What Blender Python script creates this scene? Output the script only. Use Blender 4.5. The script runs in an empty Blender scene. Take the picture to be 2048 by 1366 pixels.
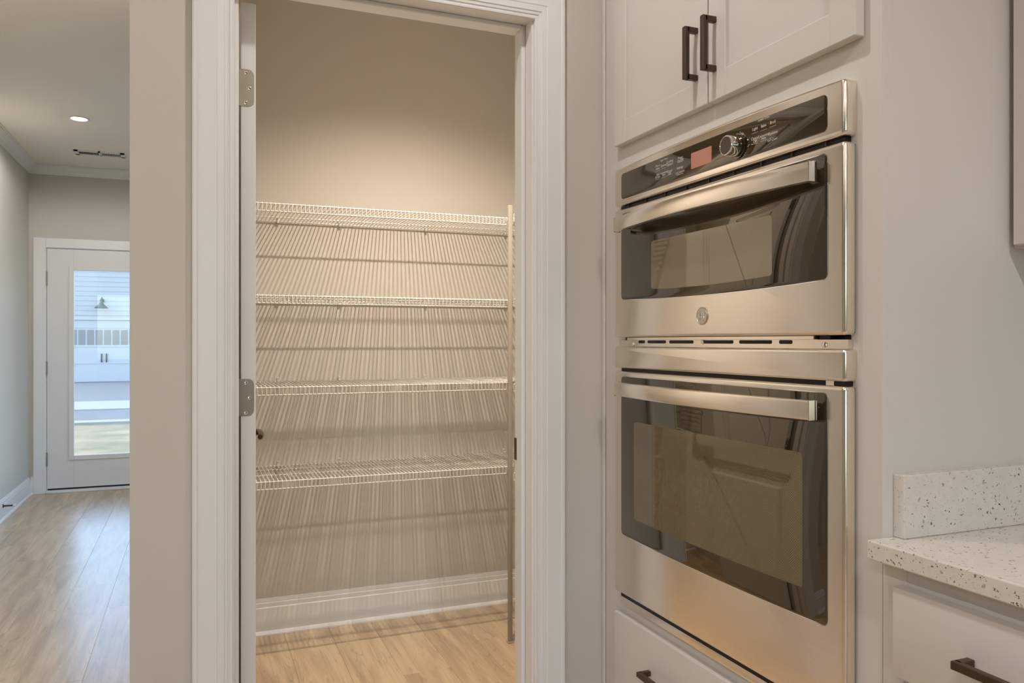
import bpy, bmesh, math, random
from mathutils import Vector, Matrix

# ------------------------------------------------------------------ camera, world, sun, exposure
sc = bpy.context.scene
COL = sc.collection
random.seed(4)
PI = math.pi
TH = math.atan(632 / 1570)
cam_d = bpy.data.cameras.new('camera'); cam = bpy.data.objects.new('camera', cam_d); COL.objects.link(cam)
cam_d.sensor_width = 36; cam_d.lens = 36 * 1570 / 2048; cam_d.clip_start = .02; cam_d.clip_end = 300
cam.location = (0, 0, 1.223); cam.rotation_euler = (PI / 2, 0, -TH)
sc.camera = cam

w = bpy.data.worlds.new('world'); sc.world = w; w.use_nodes = True
wn = w.node_tree.nodes; wl = w.node_tree.links
sky = wn.new('ShaderNodeTexSky'); sky.sky_type = 'NISHITA'; sky.sun_disc = False
sky.sun_elevation = math.radians(38); sky.sun_rotation = math.radians(-82)
wl.new(sky.outputs[0], wn['Background'].inputs[0]); wn['Background'].inputs[1].default_value = .94

sd = bpy.data.lights.new('sun', 'SUN'); sd.energy = 3.0; sd.angle = .01; sd.color = (1, .93, .82)
sun = bpy.data.objects.new('sun', sd); COL.objects.link(sun); sun.location = (-20, 3, 18)
sun.rotation_euler = (Vector((0, 0, 0)) - Vector((-1, .12, .85))).to_track_quat('-Z', 'Y').to_euler()

vs = sc.view_settings
vs.view_transform = 'Standard'; vs.look = 'None'; vs.gamma = 1; vs.use_curve_mapping = False
vs.exposure = 0.0
KITCHEN_W, PANTRY_W, HALL_W = 39.5, 205, 60
WARM = (1, .962, .93)

# ------------------------------------------------------------------ materials
MAT = {}
def nodes(name):
    m = bpy.data.materials.new(name); m.use_nodes = True; MAT[name] = m
    nt = m.node_tree; return m, nt, nt.nodes, nt.links, nt.nodes['Principled BSDF']
def setc(sock, c): sock.default_value = (*c, 1)
def paint(name, col, rough=.45, bump=.0, bscale=300, var=.02, spec=.4):
    m, nt, n, l, b = nodes(name)
    tc = n.new('ShaderNodeTexCoord'); nz = n.new('ShaderNodeTexNoise'); nz.inputs['Scale'].default_value = 3; nz.inputs['Detail'].default_value = 3
    l.new(tc.outputs['Object'], nz.inputs['Vector'])
    mx = n.new('ShaderNodeMix'); mx.data_type = 'RGBA'
    setc(mx.inputs['A'], [c * (1 - var) for c in col]); setc(mx.inputs['B'], [min(1, c * (1 + var)) for c in col])
    l.new(nz.outputs['Fac'], mx.inputs['Factor']); l.new(mx.outputs['Result'], b.inputs['Base Color'])
    b.inputs['Roughness'].default_value = rough; b.inputs['Specular IOR Level'].default_value = spec
    if bump:
        n2 = n.new('ShaderNodeTexNoise'); n2.inputs['Scale'].default_value = bscale; l.new(tc.outputs['Object'], n2.inputs['Vector'])
        bp = n.new('ShaderNodeBump'); bp.inputs['Strength'].default_value = bump; bp.inputs['Distance'].default_value = .002
        l.new(n2.outputs['Fac'], bp.inputs['Height']); l.new(bp.outputs['Normal'], b.inputs['Normal'])
    return m
def metal(name, col, rough, brush=None, bstr=.03):
    m, nt, n, l, b = nodes(name)
    setc(b.inputs['Base Color'], col); b.inputs['Metallic'].default_value = 1; b.inputs['Roughness'].default_value = rough
    tc = n.new('ShaderNodeTexCoord'); nz = n.new('ShaderNodeTexNoise'); mp = n.new('ShaderNodeMapping')
    mp.inputs['Scale'].default_value = brush or (40, 40, 40)
    nz.inputs['Scale'].default_value = 1; nz.inputs['Detail'].default_value = 2
    l.new(tc.outputs['Object'], mp.inputs[0]); l.new(mp.outputs[0], nz.inputs['Vector'])
    mr = n.new('ShaderNodeMapRange'); mr.inputs['To Min'].default_value = rough * .8; mr.inputs['To Max'].default_value = rough * 1.25
    l.new(nz.outputs['Fac'], mr.inputs['Value']); l.new(mr.outputs[0], b.inputs['Roughness'])
    if brush:
        bp = n.new('ShaderNodeBump'); bp.inputs['Strength'].default_value = bstr; bp.inputs['Distance'].default_value = .0005
        l.new(nz.outputs['Fac'], bp.inputs['Height']); l.new(bp.outputs['Normal'], b.inputs['Normal'])
    return m
def emis(name, col, s):
    m, nt, n, l, b = nodes(name)
    setc(b.inputs['Base Color'], (.8, .8, .8)); setc(b.inputs['Emission Color'], col); b.inputs['Emission Strength'].default_value = s
    return m

paint('wall', (.55, .515, .465), .75, .06, 500)
paint('ceiling', (.80, .755, .69), .85, .08, 400)
paint('trim', (.735, .725, .72), .32)
paint('cabinet', (.645, .61, .575), .34)
paint('doorpaint', (.70, .685, .675), .35)
paint('wire', (.62, .60, .56), .35)
paint('pole', (.35, .31, .26), .4)
paint('black', (.006, .005, .004), .5)
paint('bronze', (.045, .024, .008), .38, spec=.5)
paint('rubber', (.7, .68, .64), .6)
paint('vent', (.72, .70, .67), .4)
paint('dark', (.03, .03, .03), .7)
paint('siding', (.42, .415, .41), .6)
paint('garagewhite', (.45, .45, .45), .5)
paint('garageglass', (.22, .215, .21), .15)
paint('lamp_metal', (.03, .045, .06), .4)
paint('paving', (.31, .305, .30), .9, .2, 30, .06)
paint('concrete', (.175, .172, .17), .9, .2, 30, .08)
paint('road', (.165, .16, .158), .9, .2, 30, .1)
paint('letter', (.78, .76, .68), .6)
paint('display', (.52, .22, .16), .25)
paint('knobface', (.05, .038, .02), .3)
metal('steel', (.86, .785, .69), .2, (60, 2.5, 900), .035)
metal('chrome', (.86, .86, .87), .06)
metal('nickel', (.27, .235, .19), .42)
metal('emblem', (.55, .50, .43), .3)
metal('gold_nickel', (.07, .05, .022), .22)
emis('lens', (1, .88, .74), 14)
def blackglass(name, col, ior, rough, dots=False):
    m, nt, n, l, b = nodes(name)
    setc(b.inputs['Base Color'], col); b.inputs['IOR'].default_value = ior; b.inputs['Roughness'].default_value = rough
    b.inputs['Specular IOR Level'].default_value = .5; setc(b.inputs['Specular Tint'], (1, .89, .72))
    if dots:
        tc = n.new('ShaderNodeTexCoord'); v = n.new('ShaderNodeTexVoronoi'); v.inputs['Scale'].default_value = 300; v.inputs['Randomness'].default_value = 0
        mp = n.new('ShaderNodeMapping'); mp.inputs['Rotation'].default_value = (PI / 4, 0, 0)
        l.new(tc.outputs['Object'], mp.inputs[0]); l.new(mp.outputs[0], v.inputs['Vector'])
        mr = n.new('ShaderNodeMapRange'); mr.inputs['From Min'].default_value = .3; mr.inputs['From Max'].default_value = .55
        l.new(v.outputs['Distance'], mr.inputs['Value'])
        mx = n.new('ShaderNodeMix'); mx.data_type = 'RGBA'; setc(mx.inputs['A'], [c * .55 for c in col]); setc(mx.inputs['B'], [c * 1.7 for c in col])
        l.new(mr.outputs[0], mx.inputs['Factor']); l.new(mx.outputs['Result'], b.inputs['Base Color'])
blackglass('glass_black', (.020, .0145, .006), 1.95, .015)
blackglass('glass_window', (.15, .125, .085), 1.95, .02)
blackglass('glass_mesh', (.088, .070, .042), 1.95, .02, True)

def thin_glass(name):
    m, nt, n, l, b = nodes(name)
    n.remove(b); out = n['Material Output']
    t = n.new('ShaderNodeBsdfTransparent'); g = n.new('ShaderNodeBsdfGlossy'); g.inputs['Roughness'].default_value = .0
    setc(t.inputs[0], (.93, .97, .98)); f = n.new('ShaderNodeFresnel'); f.inputs[0].default_value = 1.5; mx = n.new('ShaderNodeMixShader')
    l.new(f.outputs[0], mx.inputs[0]); l.new(t.outputs[0], mx.inputs[1]); l.new(g.outputs[0], mx.inputs[2]); l.new(mx.outputs[0], out.inputs[0])
thin_glass('pane')

def wood():
    m, nt, n, l, b = nodes('wood')
    tc = n.new('ShaderNodeTexCoord'); oi = n.new('ShaderNodeObjectInfo')
    add = n.new('ShaderNodeVectorMath'); add.operation = 'MULTIPLY_ADD'; add.inputs[1].default_value = (1, 1, 1)
    comb = n.new('ShaderNodeCombineXYZ'); mul = n.new('ShaderNodeMath'); mul.operation = 'MULTIPLY'; mul.inputs[1].default_value = 37
    l.new(oi.outputs['Random'], mul.inputs[0]); l.new(mul.outputs[0], comb.inputs[0]); l.new(mul.outputs[0], comb.inputs[1])
    l.new(tc.outputs['Object'], add.inputs[0]); l.new(comb.outputs[0], add.inputs[2])
    mp = n.new('ShaderNodeMapping'); mp.inputs['Scale'].default_value = (9, 1.1, 1); l.new(add.outputs[0], mp.inputs[0])
    n1 = n.new('ShaderNodeTexNoise'); n1.inputs['Scale'].default_value = 1.5; n1.inputs['Detail'].default_value = 5; n1.inputs['Distortion'].default_value = .9
    l.new(mp.outputs[0], n1.inputs['Vector'])
    mp2 = n.new('ShaderNodeMapping'); mp2.inputs['Scale'].default_value = (130, 3.5, 1); l.new(add.outputs[0], mp2.inputs[0])
    n2 = n.new('ShaderNodeTexNoise'); n2.inputs['Scale'].default_value = 1; n2.inputs['Detail'].default_value = 3; l.new(mp2.outputs[0], n2.inputs['Vector'])
    mp3 = n.new('ShaderNodeMapping'); mp3.inputs['Scale'].default_value = (14, .8, 1); l.new(add.outputs[0], mp3.inputs[0])
    wv = n.new('ShaderNodeTexNoise'); wv.inputs['Scale'].default_value = 1.1; wv.inputs['Detail'].default_value = 1.5; wv.inputs['Distortion'].default_value = 1.2; l.new(mp3.outputs[0], wv.inputs['Vector'])
    # thin contour lines of grain
    m5 = n.new('ShaderNodeMath'); m5.operation = 'MULTIPLY'; m5.inputs[1].default_value = 11; l.new(wv.outputs['Fac'], m5.inputs[0])
    fr = n.new('ShaderNodeMath'); fr.operation = 'FRACT'; l.new(m5.outputs[0], fr.inputs[0])
    mr = n.new('ShaderNodeMapRange'); mr.inputs['From Min'].default_value = 0; mr.inputs['From Max'].default_value = .16; mr.inputs['To Min'].default_value = .72; mr.inputs['To Max'].default_value = 1; l.new(fr.outputs[0], mr.inputs['Value'])
    cr = n.new('ShaderNodeValToRGB'); e = cr.color_ramp.elements
    e[0].position = .32; e[0].color = (.39, .265, .15, 1); e[1].position = .62; e[1].color = (.56, .41, .25, 1)
    l.new(n1.outputs['Fac'], cr.inputs[0])
    m2 = n.new('ShaderNodeMapRange'); m2.inputs['To Min'].default_value = .8; m2.inputs['To Max'].default_value = 1.15; l.new(n2.outputs['Fac'], m2.inputs['Value'])
    m3 = n.new('ShaderNodeMapRange'); m3.inputs['To Min'].default_value = .93; m3.inputs['To Max'].default_value = 1.05; l.new(oi.outputs['Random'], m3.inputs['Value'])
    a = n.new('ShaderNodeMath'); a.operation = 'MULTIPLY'; l.new(m2.outputs[0], a.inputs[0]); l.new(m3.outputs[0], a.inputs[1])
    a2 = n.new('ShaderNodeMath'); a2.operation = 'MULTIPLY'; l.new(a.outputs[0], a2.inputs[0]); l.new(mr.outputs[0], a2.inputs[1])
    vm = n.new('ShaderNodeVectorMath'); vm.operation = 'SCALE'; l.new(cr.outputs[0], vm.inputs[0]); l.new(a2.outputs[0], vm.inputs['Scale'])
    l.new(vm.outputs[0], b.inputs['Base Color'])
    b.inputs['Roughness'].default_value = .42; b.inputs['Coat Weight'].default_value = .8; b.inputs['Coat Roughness'].default_value = .27; b.inputs['Coat IOR'].default_value = 1.6
    bp = n.new('ShaderNodeBump'); bp.inputs['Strength'].default_value = .25; bp.inputs['Distance'].default_value = .001
    l.new(n2.outputs['Fac'], bp.inputs['Height']); l.new(bp.outputs['Normal'], b.inputs['Normal'])
wood()

def quartz():
    m, nt, n, l, b = nodes('quartz')
    tc = n.new('ShaderNodeTexCoord'); cur = None
    base = n.new('ShaderNodeTexNoise'); base.inputs['Scale'].default_value = 60; l.new(tc.outputs['Object'], base.inputs['Vector'])
    mx = n.new('ShaderNodeMix'); mx.data_type = 'RGBA'; setc(mx.inputs['A'], (.64, .60, .55)); setc(mx.inputs['B'], (.74, .70, .65)); l.new(base.outputs['Fac'], mx.inputs['Factor'])
    cur = mx.outputs['Result']
    for scale, prob, r0, col in ((150, .11, .27, (.20, .15, .10)), (190, .08, .27, (.04, .03, .02)), (105, .10, .27, (.44, .38, .32)), (300, .14, .26, (.18, .135, .09))):
        nz = n.new('ShaderNodeTexNoise'); nz.inputs['Scale'].default_value = scale * 1.2; l.new(tc.outputs['Object'], nz.inputs['Vector'])
        va = n.new('ShaderNodeVectorMath'); va.operation = 'MULTIPLY_ADD'; va.inputs[1].default_value = (.011, .011, .011); l.new(nz.outputs['Color'], va.inputs[0]); l.new(tc.outputs['Object'], va.inputs[2])
        v = n.new('ShaderNodeTexVoronoi'); v.inputs['Scale'].default_value = scale; l.new(va.outputs[0], v.inputs['Vector'])
        lt = n.new('ShaderNodeMath'); lt.operation = 'LESS_THAN'; lt.inputs[1].default_value = r0; l.new(v.outputs['Distance'], lt.inputs[0])
        sp = n.new('ShaderNodeSeparateColor'); l.new(v.outputs['Color'], sp.inputs[0])
        l2 = n.new('ShaderNodeMath'); l2.operation = 'LESS_THAN'; l2.inputs[1].default_value = prob; l.new(sp.outputs[0], l2.inputs[0])
        mu = n.new('ShaderNodeMath'); mu.operation = 'MULTIPLY'; l.new(lt.outputs[0], mu.inputs[0]); l.new(l2.outputs[0], mu.inputs[1])
        k = n.new('ShaderNodeMix'); k.data_type = 'RGBA'; l.new(mu.outputs[0], k.inputs['Factor']); l.new(cur, k.inputs['A']); setc(k.inputs['B'], col); cur = k.outputs['Result']
    l.new(cur, b.inputs['Base Color']); b.inputs['Roughness'].default_value = .18
quartz()
def grass():
    m, nt, n, l, b = nodes('grass')
    tc = n.new('ShaderNodeTexCoord'); a = n.new('ShaderNodeTexNoise'); a.inputs['Scale'].default_value = 1.2; a.inputs['Detail'].default_value = 8
    l.new(tc.outputs['Object'], a.inputs['Vector']); cr = n.new('ShaderNodeValToRGB'); e = cr.color_ramp.elements
    e[0].position = .35; e[0].color = (.17, .145, .07, 1); e[1].position = .65; e[1].color = (.33, .255, .155, 1)
    l.new(a.outputs['Fac'], cr.inputs[0]); l.new(cr.outputs[0], b.inputs['Base Color']); b.inputs['Roughness'].default_value = .95
    bp = n.new('ShaderNodeBump'); bp.inputs['Strength'].default_value = .6; l.new(a.outputs['Fac'], bp.inputs['Height']); l.new(bp.outputs['Normal'], b.inputs['Normal'])
grass()

# ------------------------------------------------------------------ mesh helpers
class MB:
    """collects geometry in world coordinates"""
    def __init__(s): s.v = []; s.f = []; s.mi = []; s.cur = 0
    def add(s, vs_, fs_):
        o = len(s.v); s.v += [tuple(p) for p in vs_]; s.f += [tuple(i + o for i in f) for f in fs_]; s.mi += [s.cur] * len(fs_); return s
    def box(s, x0, x1, y0, y1, z0, z1, bev=0, seg=2):
        x0, x1 = min(x0, x1), max(x0, x1); y0, y1 = min(y0, y1), max(y0, y1); z0, z1 = min(z0, z1), max(z0, z1)
        bm = bmesh.new(); bmesh.ops.create_cube(bm, size=1)
        for v in bm.verts:
            v.co = Vector(((x0 + x1) / 2 + v.co.x * (x1 - x0), (y0 + y1) / 2 + v.co.y * (y1 - y0), (z0 + z1) / 2 + v.co.z * (z1 - z0)))
        if bev: bmesh.ops.bevel(bm, geom=bm.edges[:], offset=bev, segments=seg, affect='EDGES', profile=.5)
        bm.verts.index_update()
        s.add([v.co[:] for v in bm.verts], [[v.index for v in f.verts] for f in bm.faces]); bm.free(); return s
    def plate(s, poly, d0, d1, axis='X', bev=0, seg=3):
        """prism of a 2-D outline; d0 is the (rounded) front, d1 the back"""
        def P(a, b, d): return {'X': (d, a, b), 'Y': (a, d, b), 'Z': (a, b, d)}[axis]
        n = len(poly); ar = sum(poly[i][0] * poly[(i + 1) % n][1] - poly[(i + 1) % n][0] * poly[i][1] for i in range(n))
        if ar < 0: poly = poly[::-1]
        sg = 1 if d1 > d0 else -1
        nrm = []
        for i in range(n):
            a, b, c = Vector(poly[i - 1]), Vector(poly[i]), Vector(poly[(i + 1) % n])
            e1 = (b - a).normalized(); e2 = (c - b).normalized()
            n1 = Vector((-e1.y, e1.x)); n2 = Vector((-e2.y, e2.x)); m = (n1 + n2)
            if m.length < 1e-6: m = n1
            m.normalize(); k = 1 / max(.3, m.dot(n1)); nrm.append(m * k)
        rings = [(0, d1)]
        if bev:
            for j in range(seg + 1):
                t = j / seg * PI / 2; rings.append((bev * (1 - math.cos(t)), d0 + sg * bev * (1 - math.sin(t))))
        else: rings.append((0, d0))
        V = []; F = []
        for ins, d in rings: V += [P(poly[i][0] + nrm[i].x * ins, poly[i][1] + nrm[i].y * ins, d) for i in range(n)]
        for r in range(len(rings) - 1):
            for i in range(n):
                j = (i + 1) % n; F.append((r * n + i, r * n + j, (r + 1) * n + j, (r + 1) * n + i))
        F.append(tuple(range(n))); F.append(tuple(range((len(rings) - 1) * n, len(rings) * n))[::-1])
        return s.add(V, F)
    def tube(s, path, r, n=8, caps=True):
        path = [Vector(p) for p in path]; V = []; F = []; up = None
        for i, p in enumerate(path):
            t = (path[min(i + 1, len(path) - 1)] - path[max(i - 1, 0)]).normalized()
            if up is None: up = Vector((0, 0, 1)) if abs(t.z) < .9 else Vector((1, 0, 0))
            a = t.cross(up)
            if a.length < 1e-4: a = t.cross(Vector((0, 1, 0)))
            a.normalize(); b = a.cross(t).normalized(); up = b
            rr = r[i] if isinstance(r, (list, tuple)) else r
            V += [tuple(p + (a * math.cos(2 * PI * k / n) + b * math.sin(2 * PI * k / n)) * rr) for k in range(n)]
        for i in range(len(path) - 1):
            for k in range(n): F.append((i * n + k, i * n + (k + 1) % n, (i + 1) * n + (k + 1) % n, (i + 1) * n + k))
        if caps: F.append(tuple(range(n))[::-1]); F.append(tuple(range((len(path) - 1) * n, len(path) * n)))
        return s.add(V, F)
    def lathe(s, prof, c, axis='Z', n=32):
        """prof: (radius, distance along axis)"""
        V = []; F = []
        for r, h in prof:
            for k in range(n):
                ca, sa = r * math.cos(2 * PI * k / n), r * math.sin(2 * PI * k / n)
                q = {'Z': (ca, sa, h), 'X': (h, ca, sa), 'Y': (ca, h, sa)}[axis]; V.append((c[0] + q[0], c[1] + q[1], c[2] + q[2]))
        for i in range(len(prof) - 1):
            for k in range(n): F.append((i * n + k, i * n + (k + 1) % n, (i + 1) * n + (k + 1) % n, (i + 1) * n + k))
        if prof[0][0] > 1e-6: F.append(tuple(range(n)))
        if prof[-1][0] > 1e-6: F.append(tuple(range((len(prof) - 1) * n, len(prof) * n)))
        return s.add(V, F)
    def strip(s, prof, fn0, fn1):
        """closed profile swept between two mapping functions"""
        n = len(prof); V = [fn0(p, q) for p, q in prof] + [fn1(p, q) for p, q in prof]
        F = [(i, (i + 1) % n, n + (i + 1) % n, n + i) for i in range(n)] + [tuple(range(n))[::-1], tuple(range(n, 2 * n))]
        return s.add(V, F)
    def build(s, name, mat, parent=None, smooth=False, loc=None, angle=35):
        me = bpy.data.meshes.new(name); base = ORG.get(parent, Vector((0, 0, 0))) if parent else Vector(loc or (0, 0, 0))
        me.from_pydata([(p[0] - base.x, p[1] - base.y, p[2] - base.z) for p in s.v], [], s.f)
        mats = mat if isinstance(mat, (list, tuple)) else [mat]
        for k in mats: me.materials.append(MAT[k])
        if len(mats) > 1: me.polygons.foreach_set('material_index', s.mi)
        bm = bmesh.new(); bm.from_mesh(me); bmesh.ops.recalc_face_normals(bm, faces=bm.faces[:]); bm.to_mesh(me); bm.free()
        if smooth:
            me.polygons.foreach_set('use_smooth', [True] * len(me.polygons)); [setattr(q, 'use_smooth', False) for q in me.polygons if len(q.vertices) > 4]; me.set_sharp_from_angle(angle=math.radians(angle))
        me.update()
        o = bpy.data.objects.new(name, me); COL.objects.link(o)
        if parent: o.parent = parent; ORG[o] = base
        else: o.location = base; ORG[o] = base
        return o
ORG = {}
def thing(name, loc, label, cat, group=None, kind=None):
    o = bpy.data.objects.new(name, None); COL.objects.link(o); o.location = loc; o.empty_display_size = .05; ORG[o] = Vector(loc)
    return tag(o, label, cat, group, kind)
def tag(o, label, cat, group=None, kind=None):
    o['label'] = label; o['category'] = cat
    if group: o['group'] = group
    if kind: o['kind'] = kind
    return o
def clone(o, parent, loc):
    c = bpy.data.objects.new(o.name, o.data); COL.objects.link(c); c.parent = parent; c.location = loc; return c
def rrect(a0, a1, b0, b1, r, seg=5, sag=0, arch=0):
    """rounded rectangle outline; sag bows the bottom edge down, arch bows the top edge up"""
    pts = []
    for ca, cb, t0 in ((a1 - r, b1 - r, 0), (a0 + r, b1 - r, 90), (a0 + r, b0 + r, 180), (a1 - r, b0 + r, 270)):
        for k in range(seg + 1):
            t = math.radians(t0 + 90 * k / seg); pts.append((ca + r * math.cos(t), cb + r * math.sin(t)))
        N = 10; mid = (a0 + a1) / 2; hw = (a1 - a0) / 2 - r
        if t0 == 0 and arch:
            pts += [(a1 - r - (a1 - a0 - 2 * r) * k / N, b1) for k in range(1, N)]
        if t0 == 180 and sag:
            pts += [(a0 + r + (a1 - a0 - 2 * r) * k / N, b0) for k in range(1, N)]
    out = []
    for a, b in pts:
        u = (a - (a0 + a1) / 2) / ((a1 - a0) / 2); f = 1 - u * u
        out.append((a, b + (arch * f if b > (b0 + b1) / 2 else -sag * f)))
    return out
S = 'structure'

# ------------------------------------------------------------------ dimensions
ZC, ZP = 2.635, 2.75            # ceilings: house, pantry
YW, YJ, YB = 1.84, 1.955, 3.43  # pantry front wall (kitchen face, pantry face), pantry back wall
XR, XH = 1.62, -.13             # wall behind cabinets, hall side of the pantry wall
XL, YF = -1.24, 7.26            # hall left wall, wall with the glass door
JL, JR, JZ = .079, .795, 2.045 # clear door opening

# ------------------------------------------------------------------ setting
fl = tag(MB().box(-4.1, 1.8, -4.1, YF + .1, -.12, -.004).build('floor', 'wood', loc=(0, 2, -.004)), 'light oak plank floor running from hall to pantry', 'floor', kind=S)
PW, PL = .181, 1.22
pl = {}
def plank_mesh(L):
    k = round(L, 3)
    if k not in pl:
        o = MB().box(-PW / 2 + .0002, PW / 2 - .0002, .0002, L - .0002, -.006, 0, .0008, 1).build('plank', 'wood'); pl[k] = o.data; bpy.data.objects.remove(o)
    return pl[k]
x = -4.0 + PW / 2; row = 0
rows = []
while x < 1.62:
    rows.append(x); x += PW
for i, x in enumerate(rows):
    if x < XL - .1: ylo, yhi = .4, 2.6
    else: ylo, yhi = -1.2, YF
    y = ylo - (0, .47, .86, .21, .64, 1.05)[i % 6]
    while y < yhi:
        a, b_ = max(y, ylo), min(y + PL, yhi); y += PL
        if b_ - a < .03: continue
        if x > 1.03 and b_ < 1.85: continue
        p = bpy.data.objects.new('plank', plank_mesh(b_ - a)); COL.objects.link(p); p.parent = fl; p.location = (x, a - 2, .004)

m = MB()
m.box(XH, JL - .02, YW, YJ, 0, ZP); m.box(JR + .02, XR, YW, YJ, 0, ZP); m.box(JL - .02, JR + .02, YW, YJ, JZ + .02, ZP)
tag(m.build('wall_front', 'wall', loc=(0, YW, 0)), 'beige painted wall around the pantry doorway', 'wall', kind=S)
tag(MB().box(XH, -.015, YJ, YB, 0, ZP).build('wall_pantry_left', 'wall', loc=(-.07, 2.6, 0)), 'beige wall between hall and pantry', 'wall', kind=S)
tag(MB().box(XH, XR, YB, YB + .115, 0, ZP).build('wall_pantry_back', 'wall', loc=(.7, YB, 0)), 'warm beige back wall of the pantry behind the wire shelves', 'wall', kind=S)
m = MB(); m.box(XR, XR + .1, -4, 4.1, 0, ZP); m.box(XR, XR + .1, 6.7, YF, 0, ZP); m.box(XR, XR + .1, 4.1, 6.7, 0, .3); m.box(XR, XR + .1, 4.1, 6.7, 2.3, ZP)
tag(m.build('wall_right', 'wall', loc=(XR, 0, 0)), 'beige wall behind the cabinets', 'wall', kind=S)
tag(MB().box(XL - .1, XL, 2.6, YF, 0, ZC).build('wall_hall_left', 'wall', loc=(XL, 5, 0)), 'beige hall wall beside the glass door', 'wall', kind=S)
tag(MB().box(-4, XL - .1, 2.6, 2.7, 0, ZC).build('wall_side', 'wall', loc=(-2.6, 2.6, 0)), 'beige wall returning from the hall', 'wall', kind=S)
tag(MB().box(-4.1, -4, -4, 2.7, 0, ZC).build('wall_left', 'wall', loc=(-4, -1, 0)), 'beige wall at the far side of the kitchen', 'wall', kind=S)
DX0, DX1, DZ1 = -1.113, -.213, 1.972   # glass door slab
m = MB(); m.box(XL - .1, DX0 - .025, YF, YF + .14, 0, ZC); m.box(DX1 + .025, .15, YF, YF + .14, 0, ZC); m.box(1.35, XR, YF, YF + .14, 0, ZC); m.box(.15, 1.35, YF, YF + .14, 0, .12); m.box(.15, 1.35, YF, YF + .14, 2.3, ZC); m.box(DX0 - .025, DX1 + .025, YF, YF + .14, DZ1 + .025, ZC)
tag(m.build('wall_entry', 'wall', loc=(-.6, YF, 0)), 'greige wall around the white glass door', 'wall', kind=S)
m = MB(); m.box(-4, -2.2, -4.1, -4, 0, ZC); m.box(.6, XR, -4.1, -4, 0, ZC); m.box(-2.2, .6, -4.1, -4, 0, .8); m.box(-2.2, .6, -4.1, -4, 2.25, ZC)
tag(m.build('wall_rear', 'wall', loc=(-1, -4, 0)), 'beige wall with a wide window facing the pantry', 'wall', kind=S)
win = thing('window_1', (-.8, -4.05, .8), 'wide white framed window in the rear wall', 'window', kind=S)
for a in (-2.2, -1.29, -.36, .55): MB().box(a, a + .05, -4.08, -4.02, .8, 2.25, .004).build('window_frame', 'trim', win)
for a in (.8, 2.2): MB().box(-2.15, .55, -4.08, -4.02, a, a + .05, .004).build('window_frame', 'trim', win)
for a, b_ in ((-2.15, -1.29), (-1.24, -.36), (-.31, .55)): MB().box(a, b_, -4.053, -4.047, .85, 2.2).build('pane', 'pane', win)
wi2 = thing('added_window_2', (.75, YF + .07, .12), 'unseen white framed window added right of the glass door for more daylight', 'window', kind=S)  # window added out of view to bring more daylight into the entry room
for a in (.15, .725, 1.30): MB().box(a, a + .05, YF + .04, YF + .1, .12, 2.3, .004).build('window_frame', 'trim', wi2)
for a in (.12, 2.25): MB().box(.2, 1.30, YF + .04, YF + .1, a, a + .05, .004).build('window_frame', 'trim', wi2)
for a, b_ in ((.2, .725), (.775, 1.30)): MB().box(a, b_, YF + .067, YF + .073, .17, 2.25).build('pane', 'pane', wi2)
wi3 = thing('added_window_3', (XR + .05, 5.4, .3), 'wide unseen window added in the entry side wall to light the hall', 'window', kind=S)  # unseen window, added to throw daylight across onto the left hall wall
for a in (4.1, 4.95, 5.8, 6.65): MB().box(XR + .02, XR + .08, a, a + .05, .3, 2.3, .004).build('window_frame', 'trim', wi3)
for a in (.3, 2.25): MB().box(XR + .02, XR + .08, 4.15, 6.65, a, a + .05, .004).build('window_frame', 'trim', wi3)
for a, b_ in ((4.15, 4.95), (5.0, 5.8), (5.85, 6.65)): MB().box(XR + .047, XR + .053, a, b_, .35, 2.25).build('pane', 'pane', wi3)
m = MB(); m.box(-4.1, XR + .1, -4.1, YW, ZC, ZC + .1); m.box(-4.1, XH, YW, YB + .115, ZC, ZC + .1); m.box(-4.1, XR + .1, YB + .115, YF + .14, ZC, ZC + .1)
tag(m.build('ceiling', 'ceiling', loc=(0, 0, ZC)), 'flat painted ceiling of hall and kitchen', 'ceiling', kind=S)
tag(MB().box(XH, XR + .1, YW, YB + .115, ZP, ZP + .1).build('ceiling_pantry', 'ceiling', loc=(.7, 2.6, ZP)), 'flat painted ceiling of the pantry', 'ceiling', kind=S)

# baseboards (profile: p = height, q = out from wall)
BP = [(0, 0), (0, .026), (.006, .026), (.014, .022), (.018, .0155), (.112, .0155), (.115, .012), (.119, .012), (.131, .012), (.134, .0085), (.138, .0085), (.148, .0065), (.150, 0)]
def baseboard(name, p0, p1, nrm, label, s=1.0):
    p0, p1, nv = Vector(p0), Vector(p1), Vector(nrm)
    m = MB(); m.strip(BP, lambda p, q: tuple(p0 + nv * q + Vector((0, 0, p * s))), lambda p, q: tuple(p1 + nv * q + Vector((0, 0, p * s))))
    return tag(m.build(name, 'trim', loc=tuple((p0 + p1) / 2)), label, 'baseboard', kind=S)
baseboard('baseboard_back', (-.015, YB, 0), (XR, YB, 0), (0, -1, 0), 'tall white stepped baseboard along the pantry back wall')
baseboard('baseboard_left', (XL, 2.7, 0), (XL, YF, 0), (1, 0, 0), 'white baseboard along the hall wall', .93)
baseboard('baseboard_entry', (XL + .015, YF, 0), (DX0 - .094, YF, 0), (0, -1, 0), 'short white baseboard piece beside the glass door casing', .93)
baseboard('baseboard_front', (XH, YW, 0), (-.0075, YW, 0), (0, -1, 0), 'white baseboard piece left of the pantry casing', .93)
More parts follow.
